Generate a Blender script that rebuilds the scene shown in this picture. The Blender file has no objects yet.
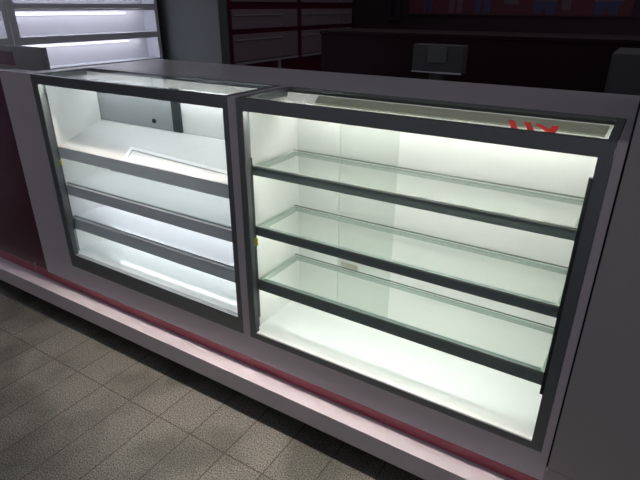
import bpy, bmesh, math, random
from mathutils import Vector, Matrix
sc = bpy.context.scene
COL = sc.collection
H0 = 1.10                      # height of the counter top above the floor; z below is measured from the counter top

# ---------------------------------------------------------------- camera, world, exposure
cam = bpy.data.cameras.new('camera'); cam.lens = 28.91; cam.sensor_width = 36; cam.sensor_fit = 'HORIZONTAL'
cam.clip_start = 0.02
co = bpy.data.objects.new('camera', cam); COL.objects.link(co)
R_ = ((0.84836478, 0.52940387, 0.00295568), (-0.22228689, 0.35113459, 0.90955651), (-0.4804849, 0.77229272, -0.41556976))
m = Matrix.Identity(4)
for i in range(3):
    m[i][0] = R_[0][i]; m[i][1] = R_[1][i]; m[i][2] = -R_[2][i]
m.translation = Vector((1.98533, -1.13044, 0.23738 + H0))
co.matrix_world = m
sc.camera = co
w = bpy.data.worlds.new('dim_hall'); sc.world = w; w.use_nodes = True
bg = w.node_tree.nodes['Background']; bg.inputs[0].default_value = (0.93, 0.92, 1.0, 1); bg.inputs[1].default_value = 0.165
sc.view_settings.view_transform = 'Standard'; sc.view_settings.look = 'None'
sc.view_settings.exposure = 0.0; sc.cycles.transparent_max_bounces = 40
sc.view_settings.gamma = 1.0; sc.view_settings.use_curve_mapping = False

LED_R = 24.0                  # radiance of the strips of the right showcase
LED_L = 25.0                   # and of the left one
LED_SHELF = 14.0
LED_FRONT = 400.0             # strips under the front top bars, shining down in front of the panes
LED_WALL = 8.5

# ---------------------------------------------------------------- materials
def new_mat(name):
    m = bpy.data.materials.new(name); m.use_nodes = True
    return m, m.node_tree, m.node_tree.nodes['Principled BSDF']

def mat(name, col, rough=0.5, metal=0.0, var=0.06, scale=9.0, bump=0.0, spec=0.5, coat=0.0):
    m, nt, b = new_mat(name)
    tc = nt.nodes.new('ShaderNodeTexCoord'); n = nt.nodes.new('ShaderNodeTexNoise')
    n.inputs['Scale'].default_value = scale; n.inputs['Detail'].default_value = 4
    nt.links.new(tc.outputs['Object'], n.inputs['Vector'])
    mx = nt.nodes.new('ShaderNodeMix'); mx.data_type = 'RGBA'
    mx.inputs['A'].default_value = tuple(c * (1 - var) for c in col) + (1,)
    mx.inputs['B'].default_value = tuple(min(1, c * (1 + var)) for c in col) + (1,)
    nt.links.new(n.outputs['Fac'], mx.inputs['Factor'])
    nt.links.new(mx.outputs['Result'], b.inputs['Base Color'])
    b.inputs['Roughness'].default_value = rough; b.inputs['Metallic'].default_value = metal
    b.inputs['Specular IOR Level'].default_value = spec; b.inputs['Coat Weight'].default_value = coat
    if bump:
        bp = nt.nodes.new('ShaderNodeBump'); bp.inputs['Strength'].default_value = bump
        n2 = nt.nodes.new('ShaderNodeTexNoise'); n2.inputs['Scale'].default_value = 160
        nt.links.new(tc.outputs['Object'], n2.inputs['Vector'])
        nt.links.new(n2.outputs['Fac'], bp.inputs['Height']); nt.links.new(bp.outputs['Normal'], b.inputs['Normal'])
    return m

def emit(name, col, s):
    m, nt, b = new_mat(name)
    b.inputs['Base Color'].default_value = (0.8, 0.8, 0.8, 1)
    b.inputs['Emission Color'].default_value = col + (1,); b.inputs['Emission Strength'].default_value = s
    return m

def glass(name, tint, refl=0.6):
    m, nt, b = new_mat(name); nt.nodes.remove(b)
    out = nt.nodes['Material Output']
    t = nt.nodes.new('ShaderNodeBsdfTransparent'); t.inputs[0].default_value = tint + (1,)
    g = nt.nodes.new('ShaderNodeBsdfGlossy'); g.inputs['Roughness'].default_value = 0.01
    f = nt.nodes.new('ShaderNodeLayerWeight'); f.inputs['Blend'].default_value = 0.5
    pw = nt.nodes.new('ShaderNodeMath'); pw.operation = 'POWER'; pw.inputs[1].default_value = 5.0
    mu = nt.nodes.new('ShaderNodeMath'); mu.operation = 'MULTIPLY_ADD'; mu.inputs[1].default_value = 0.96 * refl; mu.inputs[2].default_value = 0.04 * refl
    nt.links.new(f.outputs['Facing'], pw.inputs[0])
    mx = nt.nodes.new('ShaderNodeMixShader')
    nt.links.new(pw.outputs[0], mu.inputs[0]); nt.links.new(mu.outputs[0], mx.inputs[0])
    nt.links.new(t.outputs[0], mx.inputs[1]); nt.links.new(g.outputs[0], mx.inputs[2])
    nt.links.new(mx.outputs[0], out.inputs[0])
    return m

def opal(name, col, k=0.6, glow=0.0):
    m, nt, b = new_mat(name); nt.nodes.remove(b)
    d = nt.nodes.new('ShaderNodeBsdfDiffuse'); d.inputs[0].default_value = col + (1,)
    t = nt.nodes.new('ShaderNodeBsdfTranslucent'); t.inputs[0].default_value = col + (1,)
    mx = nt.nodes.new('ShaderNodeMixShader'); mx.inputs[0].default_value = k
    nt.links.new(d.outputs[0], mx.inputs[1]); nt.links.new(t.outputs[0], mx.inputs[2])
    res = mx
    if glow:
        em = nt.nodes.new('ShaderNodeEmission'); em.inputs[0].default_value = col + (1,); em.inputs[1].default_value = glow
        res = nt.nodes.new('ShaderNodeAddShader')
        nt.links.new(mx.outputs[0], res.inputs[0]); nt.links.new(em.outputs[0], res.inputs[1])
    nt.links.new(res.outputs[0], nt.nodes['Material Output'].inputs[0])
    return m

def floor_mat():
    m, nt, b = new_mat('granite_tiles')
    N = nt.nodes.new; L = nt.links.new
    tc = N('ShaderNodeTexCoord')
    mp = N('ShaderNodeMapping'); mp.inputs['Location'].default_value = (-0.29 + 0.155 * 20, 0.24 + 0.46 * 20, 0)
    L(tc.outputs['Object'], mp.inputs['Vector'])
    wn = N('ShaderNodeTexNoise'); wn.inputs['Scale'].default_value = 7; wn.inputs['Detail'].default_value = 3
    L(tc.outputs['Object'], wn.inputs['Vector'])
    br = N('ShaderNodeTexBrick'); br.offset = 0; br.squash = 1
    br.inputs['Scale'].default_value = 1.0; br.inputs['Brick Width'].default_value = 0.155
    br.inputs['Row Height'].default_value = 0.46; br.inputs['Mortar Size'].default_value = 0.0028
    br.inputs['Mortar Smooth'].default_value = 0.35
    br.inputs['Color1'].default_value = (0.178, 0.175, 0.162, 1); br.inputs['Color2'].default_value = (0.152, 0.149, 0.138, 1)
    br.inputs['Mortar'].default_value = (0.07, 0.062, 0.05, 1)
    L(mp.outputs[0], br.inputs['Vector'])
    sp = N('ShaderNodeTexNoise'); sp.inputs['Scale'].default_value = 230; sp.inputs['Detail'].default_value = 3
    L(tc.outputs['Object'], sp.inputs['Vector'])
    r1 = N('ShaderNodeValToRGB'); r1.color_ramp.elements[0].position = 0.36; r1.color_ramp.elements[0].color = (0.2, 0.21, 0.2, 1)
    r1.color_ramp.elements[1].position = 0.66; r1.color_ramp.elements[1].color = (1.75, 1.72, 1.64, 1)
    L(sp.outputs['Fac'], r1.inputs[0])
    m1 = N('ShaderNodeMix'); m1.data_type = 'RGBA'; m1.blend_type = 'MULTIPLY'; m1.inputs['Factor'].default_value = 1
    L(br.outputs['Color'], m1.inputs['A']); L(r1.outputs[0], m1.inputs['B'])
    st = N('ShaderNodeTexNoise'); st.inputs['Scale'].default_value = 3.6; st.inputs['Detail'].default_value = 5
    L(tc.outputs['Object'], st.inputs['Vector'])
    r2 = N('ShaderNodeValToRGB'); r2.color_ramp.elements[0].position = 0.38; r2.color_ramp.elements[0].color = (0.55, 0.56, 0.53, 1)
    r2.color_ramp.elements[1].position = 0.56; r2.color_ramp.elements[1].color = (1, 1, 1, 1)
    L(st.outputs['Fac'], r2.inputs[0])
    m2 = N('ShaderNodeMix'); m2.data_type = 'RGBA'; m2.blend_type = 'MULTIPLY'; m2.inputs['Factor'].default_value = 1
    L(m1.outputs['Result'], m2.inputs['A']); L(r2.outputs[0], m2.inputs['B'])
    L(m2.outputs['Result'], b.inputs['Base Color'])
    b.inputs['Roughness'].default_value = 0.62
    bp = N('ShaderNodeBump'); bp.inputs['Strength'].default_value = 0.25; bp.inputs['Distance'].default_value = 0.004
    L(br.outputs['Fac'], bp.inputs['Height']); bp.invert = True
    L(bp.outputs['Normal'], b.inputs['Normal'])
    return m

M = {
 'body': mat('white_counter_laminate', (0.62, 0.575, 0.622), 0.32, var=0.02, scale=3),
 'top': mat('glossy_counter_top', (0.60, 0.585, 0.61), 0.22, var=0.03, scale=4),
 'column': mat('grey_column_laminate', (0.42, 0.405, 0.41), 0.45, var=0.03, scale=3),
 'maroon': mat('maroon_laminate', (0.40, 0.080, 0.125), 0.35, var=0.06, scale=4),
 'dark_maroon': mat('dark_maroon_gloss', (0.020, 0.007, 0.011), 0.5, var=0.08, scale=3, spec=0.2),
 'wine': mat('wine_red_gloss', (0.085, 0.012, 0.028), 0.28, var=0.08, scale=3),
 'gate': mat('dull_grey_gate_paint', (0.29, 0.29, 0.30), 0.5, var=0.03),
 'black_wall': mat('almost_black_paint', (0.04, 0.026, 0.034), 0.7, var=0.1, scale=2, spec=0.2),
 'frame': mat('charcoal_frame_metal', (0.205, 0.225, 0.235), 0.30, 0.45, var=0.05, scale=14),
 'rail_dark': mat('dark_shelf_rail_metal', (0.20, 0.265, 0.265), 0.35, 0.25, var=0.04, scale=14),
 'post': mat('dark_bracket_metal', (0.035, 0.045, 0.048), 0.4, 0.2),
 'rail_grey': opal('grey_acrylic_rail', (0.60, 0.63, 0.66), 0.42),
 'trim': mat('bright_aluminium', (0.55, 0.57, 0.56), 0.3, 0.8, var=0.04, scale=14),
 'white': mat('white_laminate', (0.80, 0.81, 0.79), 0.28, var=0.012, scale=4),
 'shelf_white': mat('glossy_white_shelf', (0.76, 0.78, 0.78), 0.12, var=0.012, scale=4),
 'deck': mat('satin_white_deck', (0.66, 0.67, 0.66), 0.22, var=0.012, scale=4),
 'reflection_white': mat('bright_white_reflection', (0.93, 0.94, 0.93), 0.3, var=0.01),
 'gap': mat('black_gap', (0.012, 0.012, 0.013), 0.8),
 'door_grey': mat('grey_sliding_door', (0.33, 0.35, 0.365), 0.3, var=0.03, scale=5),
 'door_white': mat('pale_sliding_door', (0.66, 0.70, 0.66), 0.25, var=0.012, scale=5),
 'door_pale': mat('pale_fixed_panel', (0.72, 0.75, 0.72), 0.25, var=0.012, scale=5),
 'glowing_lip': opal('glowing_lip_acrylic', (0.86, 0.88, 0.84), 0.02, 0.34),
 'cream': opal('glowing_cream_acrylic', (0.62, 0.63, 0.54), 0.35, 0.13),  # weaker added glow for the tray's flange
 'opal': opal('glowing_opal_acrylic', (0.86, 0.88, 0.82), 0.6, 0.34),  # glow added to the tray's colour; the tray is no lamp
 'glass': glass('clear_pane', (0.975, 0.985, 0.98), 0.6),
 'shelf_glass': glass('green_tinted_shelf_glass', (0.966, 0.983, 0.966), 0.9),
 'edge_dark': mat('glass_edge_dark', (0.16, 0.19, 0.175), 0.2, var=0.05),
 'glass_edge': mat('glass_edge_green', (0.36, 0.42, 0.39), 0.2, var=0.05),
 'yellow': mat('yellow_tape', (0.95, 0.82, 0.12), 0.6),
 'red_ink': opal('red_vinyl', (0.90, 0.24, 0.23), 0.6),
 'unit_white': mat('white_unit_panel', (0.78, 0.78, 0.82), 0.45, var=0.02, scale=4),
 'unit_grey': mat('grey_unit_edge', (0.72, 0.74, 0.80), 0.45, var=0.03, scale=5),
 'partition': mat('grey_green_partition', (0.12, 0.135, 0.135), 0.5, var=0.06, scale=2),
 'reflected_bay': mat('dusky_shelf_reflection', (0.24, 0.17, 0.20), 0.28, var=0.07, scale=3),
 'lip': mat('pale_lip_metal', (0.42, 0.37, 0.40), 0.3, 0.2),
 'box_grey': mat('dim_grey_plastic', (0.075, 0.072, 0.075), 0.45, var=0.06),
 'pale_lip': mat('pale_plastic_lip', (0.62, 0.62, 0.63), 0.4),
 'poster': mat('red_printed_banner', (0.10, 0.016, 0.030), 0.5, var=0.2, scale=3),
 'jeans': mat('printed_blue', (0.045, 0.045, 0.13), 0.5, var=0.2, scale=12),
 'printpale': mat('printed_mauve', (0.13, 0.07, 0.10), 0.5, var=0.2, scale=12),
 'steel': mat('brushed_steel', (0.52, 0.50, 0.44), 0.35, 0.9, var=0.05, scale=30),
 'floor': floor_mat(),
 'led_r': emit('led_cool_green_white', (1.0, 0.99, 0.94), LED_R),
 'led_l': emit('led_cool_white', (0.93, 0.98, 1.0), LED_L),
 'led_shelf': emit('led_shelf_white', (0.92, 0.97, 1.0), LED_SHELF),
 'led_lav': emit('led_shelf_lavender', (0.88, 0.90, 1.0), LED_SHELF),
 'led_front': emit('led_warm_white', (1.0, 0.88, 0.79), LED_FRONT),
 'led_shelf_r': emit('led_shelf_green_white', (1.0, 0.985, 0.93), LED_SHELF * 2.1),
 'led_wall_tube': emit('led_wall_tube', (0.90, 0.90, 1.0), 0.95),
 'led_wall': emit('led_wall_white', (0.90, 0.90, 1.0), LED_WALL),
}

# ---------------------------------------------------------------- mesh helpers
class MB:
    """collects shapes given in place (z from the counter top) and links them as one mesh"""
    def __init__(s): s.bm = bmesh.new()
    def box(s, x0, x1, y0, y1, z0, z1, bev=0.0):
        t = bmesh.new()
        r = bmesh.ops.create_cube(t, size=1)
        for v in t.verts:
            v.co = Vector((x0 + (v.co.x + .5) * (x1 - x0), y0 + (v.co.y + .5) * (y1 - y0), z0 + (v.co.z + .5) * (z1 - z0) + H0))
        if bev: bmesh.ops.bevel(t, geom=t.edges[:], offset=bev, segments=2, affect='EDGES', profile=0.6)
        s._take(t); return s
    def prism(s, pts, axis, a, b):
        """polygon extruded along an axis; pts are (y,z) for axis x, (x,z) for axis y, (x,y) for axis z"""
        t = bmesh.new()
        def P(p, k):
            if axis == 'x': return Vector((k, p[0], p[1] + H0))
            if axis == 'y': return Vector((p[0], k, p[1] + H0))
            return Vector((p[0], p[1], k + H0))
        A = [t.verts.new(P(p, a)) for p in pts]; B = [t.verts.new(P(p, b)) for p in pts]
        n = len(pts)
        t.faces.new(A); t.faces.new(B[::-1])
        for i in range(n): t.faces.new((A[i], B[i], B[(i + 1) % n], A[(i + 1) % n]))
        bmesh.ops.recalc_face_normals(t, faces=t.faces[:])
        s._take(t); return s
    def cyl(s, p, q, r, seg=20):
        t = bmesh.new(); p = Vector(p); q = Vector(q); p.z += H0; q.z += H0
        d = q - p
        bmesh.ops.create_cone(t, cap_ends=True, segments=seg, radius1=r, radius2=r, depth=d.length,
                              matrix=Matrix.Translation((p + q) / 2) @ d.to_track_quat('Z', 'Y').to_matrix().to_4x4())
        s._take(t); return s
    def _take(s, t):
        me = bpy.data.meshes.new('tmp'); t.to_mesh(me); t.free(); s.bm.from_mesh(me); bpy.data.meshes.remove(me)
    def build(s, name, material, parent=None, smooth=False):
        org = parent_origin(parent)
        for v in s.bm.verts: v.co -= org
        me = bpy.data.meshes.new(name); s.bm.to_mesh(me); s.bm.free()
        me.materials.append(material)
        if smooth:
            for f in me.polygons: f.use_smooth = True
        o = bpy.data.objects.new(name, me); COL.objects.link(o)
        if parent: o.parent = parent
        return o

def parent_origin(p):
    v = Vector((0, 0, 0))
    while p: v += Vector(p.location); p = p.parent
    return v

def tag(o, label, cat, group=None):
    o['label'] = label; o['category'] = cat
    if group: o['group'] = group
    return o

def thing(name, label, cat, x, y, z, group=None):
    o = bpy.data.objects.new(name, None); COL.objects.link(o); o.location = (x, y, z + H0)
    o.empty_display_size = 0.05
    return tag(o, label, cat, group)

def struct(name, mb, material):
    o = mb.build(name, material); o['kind'] = 'structure'; return o

def copy_thing(src, loc, label):
    r = src.copy(); COL.objects.link(r); r.location = Vector(loc); r['label'] = label
    for ch in list(src.children):
        c = ch.copy(); COL.objects.link(c); c.parent = r
        for g in list(ch.children):
            d = g.copy(); COL.objects.link(d); d.parent = c
    return r

FL = -H0                        # floor level
# ---------------------------------------------------------------- the setting
struct('floor', MB().box(-3.4, 3.6, -2.6, 4.6, FL - 0.05, FL), M['floor'])
struct('wall_back', MB().box(-1.72, 3.6, 4.45, 4.6, FL, 1.6), M['black_wall'])
struct('wall_left', MB().box(-1.92, -1.79, -2.6, 4.6, FL, 1.6), M['black_wall'])
struct('wall_partition', MB().box(-1.78, -0.99, 2.15, 2.25, FL, 1.5), M['partition'])

# ---------------------------------------------------------------- counter and its base
XL0, XL1, XR0, XR1, XE = 0.0, 0.969, 1.0006, 1.954, 1.9725
XB = -0.2156; ZP = -0.899; ZF = -0.806
D = 0.261; DB = 0.671
ct = thing('display_counter', 'long white display counter with two lit glass showcases let into its front', 'counter', 0.9, 0.3, -0.899)
f = MB()
f.box(XB, XL0, 0, 0.022, ZP, 0)
f.box(XL0, XE, 0, 0.022, ZP, ZF - 0.0005)
f.box(XL1, XR0, 0, 0.022, ZF - 0.0005, 0)
f.box(XR1, XE, 0, 0.022, ZF - 0.0005, 0)
f.build('front_panel', M['body'], ct)
t = MB()
t.box(-0.062, XE, D + 0.001, DB, -0.022, 0)
t.box(XB, -0.062, 0.0225, 0.062, -0.022, 0)
t.box(-0.062, -0.001, 0.0225, D + 0.001, -0.022, 0)
t.box(XL1 + .001, XR0 - .001, 0.0225, D + 0.001, -0.022, 0)
t.box(XR1 + .001, XE, 0.0225, D + 0.001, -0.022, 0)
t.build('counter_top', M['top'], ct)
MB().box(XB, XB + 0.018, 0.0225, 0.06, ZP, -0.0225).box(-0.06, -0.035, 0.07, DB, ZP, -0.0225).build('end_panel', M['body'], ct)
MB().box(-0.035, XE, DB - 0.02, DB, ZP, -0.0225).build('rear_panel', M['body'], ct)
MB().box(-0.035, XE, 0.0225, DB - 0.02, ZP, ZP + 0.02).build('bottom_panel', M['body'], ct)

pl = thing('counter_base', 'maroon base with a projecting white ledge running under the white counter', 'counter base', 0.9, 0.3, FL)
MB().box(-1.3, -0.06, 0.0095, 0.28, -0.946, ZP - 0.0005).box(-0.06, 2.6, 0.0095, 0.62, -0.946, ZP - 0.0005).build('base_core', M['maroon'], pl)
MB().box(-1.3, 2.6, -0.0575, 0.0095, -1.02, -0.946, 0.0015).box(-1.3, -0.06, 0.0095, 0.28, -1.02, -0.946).box(-0.06, 2.6, 0.0095, 0.62, -1.02, -0.946).build('ledge', M['body'], pl)
MB().box(-1.28, -0.08, 0.06, 0.26, FL, -1.02).box(-0.08, 2.58, 0.06, 0.60, FL, -1.02).build('toe_kick', M['gap'], pl)
MB().box(-0.331, -0.327, 0.0045, 0.0095, -0.9455, -0.885).box(-0.327, -0.275, 0.0045, 0.0095, -0.9455, -0.940).build('corner_trim', M['lip'], pl)
lp = thing('maroon_side_panel', 'tall dark maroon panel standing on the ledge left of the white counter', 'panel', -0.75, 0.02, -0.946)
MB().box(-1.3, XB - 0.001, 0.0098, 0.032, -0.8985, -0.008).build('panel_face', M['wine'], lp)
MB().box(-1.3, XB - 0.001, 0.0098, 0.032, -0.008, -0.002).build('top_edge', M['body'], lp)

cl = thing('end_column', 'broad plain grey column panel closing the right end of the counter', 'column', 2.2, 0.1, -0.852)
MB().box(1.9765, 2.62, 0.0, 0.60, -0.8515, 0.62, 0.002).build('column_body', M['column'], cl)
MB().box(1.9727, 2.62, 0.0, 0.022, ZP, -0.8520).build('lower_panel', M['column'], cl)
MB().box(1.9727, 1.9765, 0.006, 0.30, -0.8515, 0.62).build('shadow_gap', M['gap'], cl)
MB().box(1.9735, 1.9790, -0.0015, 0.004, -0.858, -0.846).build('filler_drop', M['pale_lip'], cl)

# ---------------------------------------------------------------- showcases
def showcase(label, x0, x1, yb, led, bar_l, bar_r, z_in, z_fl, lit=0.01, bd=0.018):
    s = thing('glass_showcase', label, 'showcase', (x0 + x1) / 2, 0.13, ZF, 'lit glass showcases in the counter')
    e = 0.0006
    fr = MB()                                          # front frame and the frame round the glass lid
    fr.box(x0 + e, x1 - e, -0.002, 0.018, -0.010, -0.0)
    fr.box(x0 + e, x1 - e, -0.002, 0.001, -0.034, -0.010)
    fr.box(x0 + e, x1 - e, 0.0155, 0.018, -0.038, -0.010)
    fr.box(x0 + e, x1 - e, -0.002, bd, ZF, z_in)
    fr.box(x0 + e, x0 + bar_l, -0.002, 0.018, z_in, -0.034)
    fr.box(x1 - bar_r, x1 - e, -0.002, 0.018, z_in, -0.034)
    fr.build('front_frame', M['frame'], s)
    for a in (x0 + bar_l, x1 - bar_r - 0.0012):
        MB().box(a, a + 0.0012, -0.0012, 0.0182, z_in, -0.034).build('shade_liner', M['post'], s)  # added near-black liner, darkens the strongly lit bar sides
    lid = MB()
    lid.box(x0 + e, x1 - e, D - 0.020, D, -0.022, 0.001)
    lid.box(x0 + e, x0 + 0.018, 0.018, D - 0.020, -0.022, 0.001)
    lid.box(x1 - 0.018, x1 - e, 0.018, D - 0.020, -0.022, 0.001)
    lid.build('lid_frame', M['frame'], s)
    MB().box(x0 + 0.018, x1 - 0.018, 0.018, D - 0.020, -0.007, -0.002).build('lid_glass', M['glass'], s)
    MB().box(x0 + bar_l - 0.006, x1 - bar_r + 0.006, 0.0186, 0.0235, max(z_in - 0.004, z_fl + 0.0003), -0.0385).build('front_glass', M['glass'], s)
    for a in (x0 + 0.001, x1 - 0.007):
        MB().box(a, a + 0.006, 0.0445, yb, ZF + 0.02, -0.023).build('side_panel', M['white'], s)
    MB().box(x0 + 0.001, x0 + 0.009, 0.024, 0.044, ZF + 0.02, -0.038).build('corner_channel', M['frame'], s)
    MB().box(x1 - 0.009, x1 - 0.001, 0.024, 0.044, ZF + 0.02, -0.038).build('corner_channel', M['frame'], s)
    MB().box(x0 + 0.001, x1 - 0.001, bd + 0.001, yb, ZF + 0.001, z_fl).build('floor_panel', M['shelf_white'], s)
    p = MB().box(x0 + bar_l, x1 - bar_r, 0.0015, 0.0150, -0.0130, -0.0102).build('front_light_profile', M['trim'], s)
    MB().box(x0 + bar_l + lit, x1 - bar_r - .01, 0.0075, 0.0145, -0.0150, -0.0132).build('light_strip', M['led_front'], p)
    p = MB().box(x0 + bar_l, x1 - bar_r, 0.0245, 0.0300, -0.031, -0.022).build('inner_light_profile', M['frame'], s)
    MB().box(x0 + bar_l + .01, x1 - bar_r - .01, 0.0245, 0.0295, -0.036, -0.0312).build('light_strip', led, p)
    p = MB().box(x0 + 0.02, x1 - 0.02, D - 0.034, D - 0.0205, -0.030, -0.010).build('rear_light_profile', M['frame'], s)
    MB().box(x0 + 0.03, x1 - 0.03, D - 0.032, D - 0.023, -0.034, -0.0302).build('light_strip', led, p)
    MB().box(x0 + 0.02, x1 - 0.02, D - 0.0362, D - 0.0342, -0.0385, -0.0105).build('glowing_lip', M['glowing_lip'], p)  # added lip whose own glow imitates a lit band along the back
    return s

def post(s, x, z0, z1, y=0.031):
    o = MB().box(x - 0.004, x + 0.004, y - 0.0065, y + 0.0025, z0, z1)
    o.build('bracket_post', M['post'], s)

SL = showcase('left lit glass showcase with white tiered shelves and a grey sliding door behind', XL0, XL1, 0.262, M['led_l'], 0.036, 0.018, -0.745, -0.748, 0.02)
MB().box(0.007, 0.962, 0.262, 0.270, ZF, -0.214).build('rear_panel', M['white'], SL)
dr = MB().box(0.003, 0.446, 0.264, 0.270, -0.213, -0.0225).build('sliding_door', M['door_grey'], SL)
MB().box(0.446, 0.489, 0.2625, 0.2715, -0.213, -0.0225).build('door_stile', M['post'], dr)
MB().cyl((0.343, 0.2638, -0.182), (0.343, 0.258, -0.182), 0.009).box(0.340, 0.346, 0.2565, 0.258, -0.188, -0.176).build('lock', M['gap'], dr)
MB().box(0.4895, 0.966, 0.272, 0.278, -0.2135, -0.0225).build('fixed_panel', M['white'], SL)
post(SL, 0.0200, -0.64, -0.07)

SR = showcase('right lit glass showcase with three dark railed glass shelves', XR0, XR1, 0.305, M['led_r'], 0.024, 0.026, -0.783, -0.7845, 0.01, 0.004)
a = MB().box(1.003, 1.172, 0.296, 0.301, -0.78, -0.0225).build('fixed_panel', M['door_pale'], SR)
d1 = MB().box(1.170, 1.40, 0.302, 0.307, -0.78, -0.0225).build('sliding_door', M['door_white'], SR)
MB().box(1.184, 1.252, 0.3005, 0.302, -0.622, -0.596, 0.0006).cyl((1.196, 0.3005, -0.609), (1.196, 0.2990, -0.609), 0.004).cyl((1.240, 0.3005, -0.609), (1.240, 0.2990, -0.609), 0.004).build('lock_plate', M['steel'], d1)
MB().box(1.380, 1.95, 0.294, 0.2995, -0.78, -0.0225).build('sliding_door', M['white'], SR)
post(SR, 1.0180, -0.735, -0.178)
post(SR, 1.9222, -0.65, -0.085)
tray = MB().prism([(1.192, 0.115), (1.915, 0.115), (1.915, 0.026), (1.238, 0.026)], 'z', -0.021, -0.017).build('glowing_tray', M['opal'], SR)  # white plastic tray, brightened by its own added glow
MB().prism([(1.128, 0.238), (1.925, 0.238), (1.925, 0.114), (1.192, 0.114)], 'z', -0.0165, -0.0125).build('glowing_flange', M['cream'], tray)
# the red letters on the lid
z0, z1 = -0.0019, -0.0011
def skew(pts): return [(x - 0.30 * (y - 0.022), y) for x, y in pts]
for xl in (1.750, 1.784):
    MB().prism(skew([(xl, 0.024), (xl + 0.014, 0.024), (xl + 0.014, 0.108), (xl, 0.108)]), 'z', z0, z1).build('letter', M['red_ink'], SR)
lt = MB(); lt.prism(skew([(1.806, 0.096), (1.821, 0.096), (1.831, 0.056), (1.843, 0.096), (1.858, 0.096), (1.838, 0.022), (1.822, 0.022)]), 'z', z0, z1)
lt.build('letter', M['red_ink'], SR)

# shelves of the right showcase
xs0, xs1, ys0, ys1 = 1.0160, 1.922, 0.036, 0.257
def glass_shelf(z, rh, label):
    s = thing('glass_shelf', label, 'shelf', 1.469, 0.146, z - rh, 'glass shelves of the right showcase')
    MB().box(xs0, xs1, ys0, ys0 + 0.012, z - rh, z - 0.0062).build('front_rail', M['rail_dark'], s)
    MB().box(xs0, xs0 + 0.012, ys0 + 0.012, ys1 - 0.010, z - 0.022, z - 0.0062).build('side_rail', M['glass_edge'], s)
    MB().box(xs1 - 0.012, xs1, ys0 + 0.012, ys1 - 0.010, z - 0.022, z - 0.0062).build('side_rail', M['glass_edge'], s)
    MB().box(xs0, xs1, ys1 - 0.010, ys1, z - 0.018, z - 0.0062).build('rear_rail', M['glass_edge'], s)
    g = MB().box(xs0, xs1, ys0 + 0.001, ys1, z - 0.006, z).build('glass_pane', M['shelf_glass'], s)
    MB().box(xs0, xs1, ys0 - 0.001, ys0 + 0.001, z - 0.006, z).build('polished_edge', M['glass_edge'], g)
    MB().box(xs0, xs1, ys1, ys1 + 0.002, z - 0.0045, z).build('polished_edge', M['edge_dark'], g)
    p = MB().box(xs0 + 0.014, xs1 - 0.014, ys0 + 0.0125, ys0 + 0.022, z - 0.016, z - 0.0065).build('light_profile', M['rail_dark'], s)
    MB().box(xs0 + 0.02, xs1 - 0.02, ys0 + 0.0135, ys0 + 0.0215, z - 0.0195, z - 0.0162).build('light_strip', M['led_shelf_r'], p)
    return s
g1 = glass_shelf(-0.201, 0.031, 'uppermost glass shelf with dark front rail in the right showcase')
glass_shelf(-0.399, 0.033, 'middle glass shelf with dark front rail in the right showcase')
glass_shelf(-0.590, 0.042, 'lowest glass shelf with dark front rail in the right showcase')

# shelves of the left showcase
xa0, xa1 = 0.0165, 0.942
G2 = 'white shelves of the left showcase'
s = thing('white_shelf', 'topmost white shelf of the left showcase, tilted up towards the grey sliding door', 'shelf', 0.48, 0.14, -0.327, G2)
MB().box(xa0, xa1, 0.036, 0.048, -0.327, -0.282).build('front_rail', M['rail_grey'], s)
MB().prism([(0.048, -0.290), (0.048, -0.283), (0.2615, -0.2145), (0.2615, -0.2215)], 'x', 0.0075, 0.9615).build('shelf_board', M['deck'], s)
def slope(y): return -0.283 + (y - 0.048) * (0.0685 / 0.2135)
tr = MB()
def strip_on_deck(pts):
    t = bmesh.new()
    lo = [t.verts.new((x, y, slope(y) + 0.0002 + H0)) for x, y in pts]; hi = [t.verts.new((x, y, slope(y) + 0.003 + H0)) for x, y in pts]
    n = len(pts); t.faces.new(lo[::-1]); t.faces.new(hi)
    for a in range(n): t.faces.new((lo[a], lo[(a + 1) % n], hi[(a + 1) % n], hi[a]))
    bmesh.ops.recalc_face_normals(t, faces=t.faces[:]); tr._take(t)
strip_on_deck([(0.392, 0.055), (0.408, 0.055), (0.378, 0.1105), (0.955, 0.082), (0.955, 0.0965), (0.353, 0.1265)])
tr.build('deck_reflection', M['reflection_white'], s)  # pale strip modelled in place of a light's reflection on the deck
p = MB().box(0.010, 0.959, 0.215, 0.237, -0.256, -0.2405).build('light_profile', M['trim'], s)
MB().box(0.014, 0.955, 0.218, 0.234, -0.2595, -0.2562).build('light_strip', M['led_shelf'], p)
def white_shelf(z, rh, led, label):
    s = thing('white_shelf', label, 'shelf', 0.48, 0.14, z - rh, G2)
    MB().box(xa0, xa1, 0.036, 0.048, z - rh, z - 0.0005).build('front_rail', M['rail_grey'], s)
    MB().box(0.0075, 0.9615, 0.048, 0.2615, z - 0.010, z).build('shelf_board', M['shelf_white'], s)
    MB().box(0.0085, 0.9605, 0.049, 0.058, z, z + 0.003).build('glass_edge', M['glass_edge'], s)
    p = MB().box(0.010, 0.959, 0.222, 0.244, z - 0.020, z - 0.0105).build('light_profile', M['trim'], s)
    MB().box(0.014, 0.955, 0.225, 0.241, z - 0.0235, z - 0.0202).build('light_strip', led, p)
white_shelf(-0.440, 0.044, M['led_lav'], 'second white shelf from the top in the left showcase')
white_shelf(-0.588, 0.050, M['led_shelf'], 'lowest white shelf of the left showcase, tinted lavender by its light')

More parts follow.
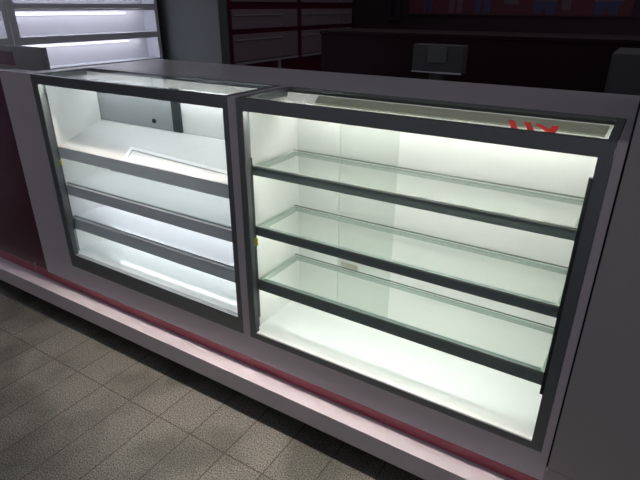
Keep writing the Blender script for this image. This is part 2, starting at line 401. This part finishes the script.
# bits of yellow tape
tag(MB().box(0.0300, 0.0420, 0.0240, 0.0275, -0.352, -0.332, 0.001).build('yellow_tape', M['yellow']), 'small scrap of yellow tape by the left bracket post of the left showcase', 'tape')
tag(MB().box(1.0165, 1.034, 0.0240, 0.0275, -0.462, -0.437, 0.001).build('yellow_tape', M['yellow']), 'small scrap of yellow tape under the middle shelf rail of the right showcase', 'tape')

# ---------------------------------------------------------------- behind the counter
gt = thing('swing_gate', 'grey framed gate with dark maroon inset behind the left end of the counter', 'gate', -0.9, 0.31, FL)
MB().box(-1.45, -0.634, 0.30, 0.325, 0.031, 0.055).box(-0.634, -0.392, 0.30, 0.325, FL, 0.058).box(-1.45, -0.634, 0.30, 0.325, FL, -0.034).build('gate_frame', M['gate'], gt)
MB().box(-1.45, -0.634, 0.306, 0.320, -0.034, 0.031).build('gate_inset', M['wine'], gt)

def wall_unit(y0, y1, label, end_post):
    u = thing('wall_shelf_unit', label, 'shelf unit', -1.66, (y0 + y1) / 2, FL, 'white lit shelf units on the left wall')
    MB().box(-1.78, -1.745, y0, y1, FL, 0.75).build('back_panel', M['unit_white'], u)
    MB().box(-1.745, -1.585, y0, y0 + 0.045, FL, 0.75).build('side_post', M['unit_grey'], u)
    MB().box(-1.745, -1.60, y1 - 0.03, y1, FL, 0.75).build('side_post', M['unit_grey'] if end_post else M['unit_white'], u)
    for k in range(-4, 4):
        zt = 0.0365 + 0.2065 * k
        sh = MB().box(-1.745, -1.60, y0 + 0.045, y1 - 0.03, zt - 0.034, zt).build('shelf', M['unit_grey'], u)
        MB().box(-1.745, -1.733, y0 + 0.05, y1 - 0.22, zt - 0.075, zt - 0.066).build('light_tube', M['led_wall_tube'], sh)
        MB().box(-1.612, -1.6005, y0 + 0.046, y1 - 0.031, zt - 0.046, zt - 0.0342).build('front_lip', M['unit_grey'], sh)
        MB().box(-1.690, -1.672, y0 + 0.06, y1 - 0.10, zt - 0.0385, zt - 0.0345).build('light_strip', M['led_wall'], sh)
    return u
wall_unit(0.848, 2.09, 'white wall shelf unit with glowing light strips left of the dark partition', True)
wall_unit(-0.45, 0.846, 'nearer white shelf unit cut off at the left edge of the picture', True)

cb = thing('reflecting_cabinet', 'dark maroon wall cabinet with dusky panels imitating reflected shelves beyond the grey partition', 'cabinet', -1.25, 3.3, FL)
MB().box(-1.5, -1.062, 2.27, 4.44, FL, 0.62).build('carcass', M['wine'], cb)
def reflected_bay(y0, y1, z0, z1, lip):  # panel and pale strip modelled in place of a lit shelf's reflection
    d = MB().box(-1.0618, -1.047, y0, y1, z0, z1, 0.002).build('reflected_bay', M['reflected_bay'], cb)
    MB().box(-1.047, -1.036, y0 + 0.01, y0 + (y1 - y0) * lip, z1 - 0.049, z1 - 0.040).build('reflected_strip', M['lip'], d)
    MB().cyl((-1.047, y0 + (y1 - y0) * 0.7, z0 + 0.022), (-1.040, y0 + (y1 - y0) * 0.7, z0 + 0.022), 0.010).build('lock', M['lip'], d)
for (z0, z1) in ((0.262, 0.42), (0.052, 0.205), (-0.205, 0.012)):
    reflected_bay(2.37, 3.32, z0, z1, 0.72); reflected_bay(3.40, 4.41, z0, z1, 0.9)
MB().box(-1.0618, -1.040, 2.37, 3.32, -0.232, -0.212).box(-1.0618, -1.040, 3.40, 4.41, -0.232, -0.212).build('bottom_edge', M['lip'], cb)
MB().box(-1.0618, -1.045, 3.0, 3.03, -0.33, -0.232).build('door_handle', M['lip'], cb)

bc = thing('back_cabinet', 'long dark maroon cabinet standing low behind the counter', 'cabinet', 1.2, 2.0, FL)
MB().box(0.16, 3.2, 1.81, 2.25, FL, 0.075).build('carcass', M['dark_maroon'], bc)
MB().box(0.155, 3.2, 1.80, 2.26, 0.0755, 0.095, 0.002).build('cabinet_top', M['dark_maroon'], bc)

bn = thing('wall_banner', 'red printed banner with blue trousered legs high on the dark back wall', 'banner', 0.9, 4.44, 0.15)
MB().box(-0.38, 1.70, 4.440, 4.4485, 0.157, 0.85).build('banner_sheet', M['poster'], bn)
MB().box(-0.42, 1.74, 4.432, 4.4485, 0.145, 0.1565).build('bottom_bar', M['black_wall'], bn)
def legs(x, wdt, zb, zt, name, mt):
    p = MB()
    p.prism([(x - wdt, zt), (x + wdt, zt), (x + wdt * .85, zb), (x + wdt * .2, zb), (x, zt - (zt - zb) * .25), (x - wdt * .3, zb), (x - wdt * .95, zb)], 'y', 4.4375, 4.4399)
    p.build(name, mt, bn)
legs(-0.17, .05, 0.165, 0.50, 'printed_trousers', M['jeans'])
legs(0.13, .075, 0.170, 0.50, 'printed_trousers', M['printpale'])
legs(0.40, .085, 0.165, 0.50, 'printed_trousers', M['jeans'])
legs(0.98, .10, 0.165, 0.275, 'printed_trousers', M['jeans'])
MB().box(0.88, 1.08, 4.4375, 4.4399, 0.275, 0.60).build('printed_shirt', M['printpale'], bn)
legs(1.50, .10, 0.165, 0.275, 'printed_trousers', M['jeans'])
MB().box(1.40, 1.62, 4.4375, 4.4399, 0.275, 0.60).build('printed_shirt', M['printpale'], bn)
MB().box(0.60, 0.74, 4.4375, 4.4399, 0.25, 0.30).build('printed_patch', M['printpale'], bn)
MB().box(1.12, 1.20, 4.4375, 4.4399, 0.205, 0.40).build('printed_patch', M['printpale'], bn)
MB().box(-0.60, -0.57, 4.40, 4.4485, 0.09, 0.60).box(-0.50, -0.47, 4.40, 4.4485, 0.09, 0.60).box(-0.57, -0.50, 4.40, 4.4485, 0.09, 0.12).build('hanging_bracket', M['black_wall'], bn)

tm = thing('payment_terminal', 'small dim grey terminal with pale lower lip on a stem behind the counter', 'terminal', 1.14, 1.25, FL)
MB().box(1.03, 1.262, 1.20, 1.27, -0.040, 0.079, 0.004).build('housing', M['box_grey'], tm)
MB().box(1.104, 1.192, 1.192, 1.1995, 0.004, 0.072, 0.002).build('screen_back', M['partition'], tm)
MB().box(1.150, 1.264, 1.186, 1.1995, -0.040, -0.033, 0.001).build('lower_lip', M['pale_lip'], tm)
MB().box(1.032, 1.148, 1.192, 1.1995, -0.039, -0.035).build('lower_lip', M['unit_grey'], tm)
MB().box(1.11, 1.17, 1.215, 1.255, FL + 0.03, -0.040).build('stem', M['box_grey'], tm)
MB().box(1.0, 1.28, 1.12, 1.38, FL, FL + 0.03, 0.004).build('foot', M['box_grey'], tm)

gc = thing('grey_cabinet', 'dim grey upright cabinet at far right behind the counter', 'cabinet', 2.0, 1.45, FL)
MB().box(1.826, 2.30, 1.31, 1.68, FL + 0.06, 0.068, 0.003).build('cabinet_body', M['box_grey'], gc)
MB().box(1.835, 2.06, 1.3025, 1.3095, FL + 0.08, 0.05, 0.001).build('cabinet_door', M['box_grey'], gc)
MB().box(1.85, 2.28, 1.34, 1.66, FL, FL + 0.06).build('plinth', M['gap'], gc)
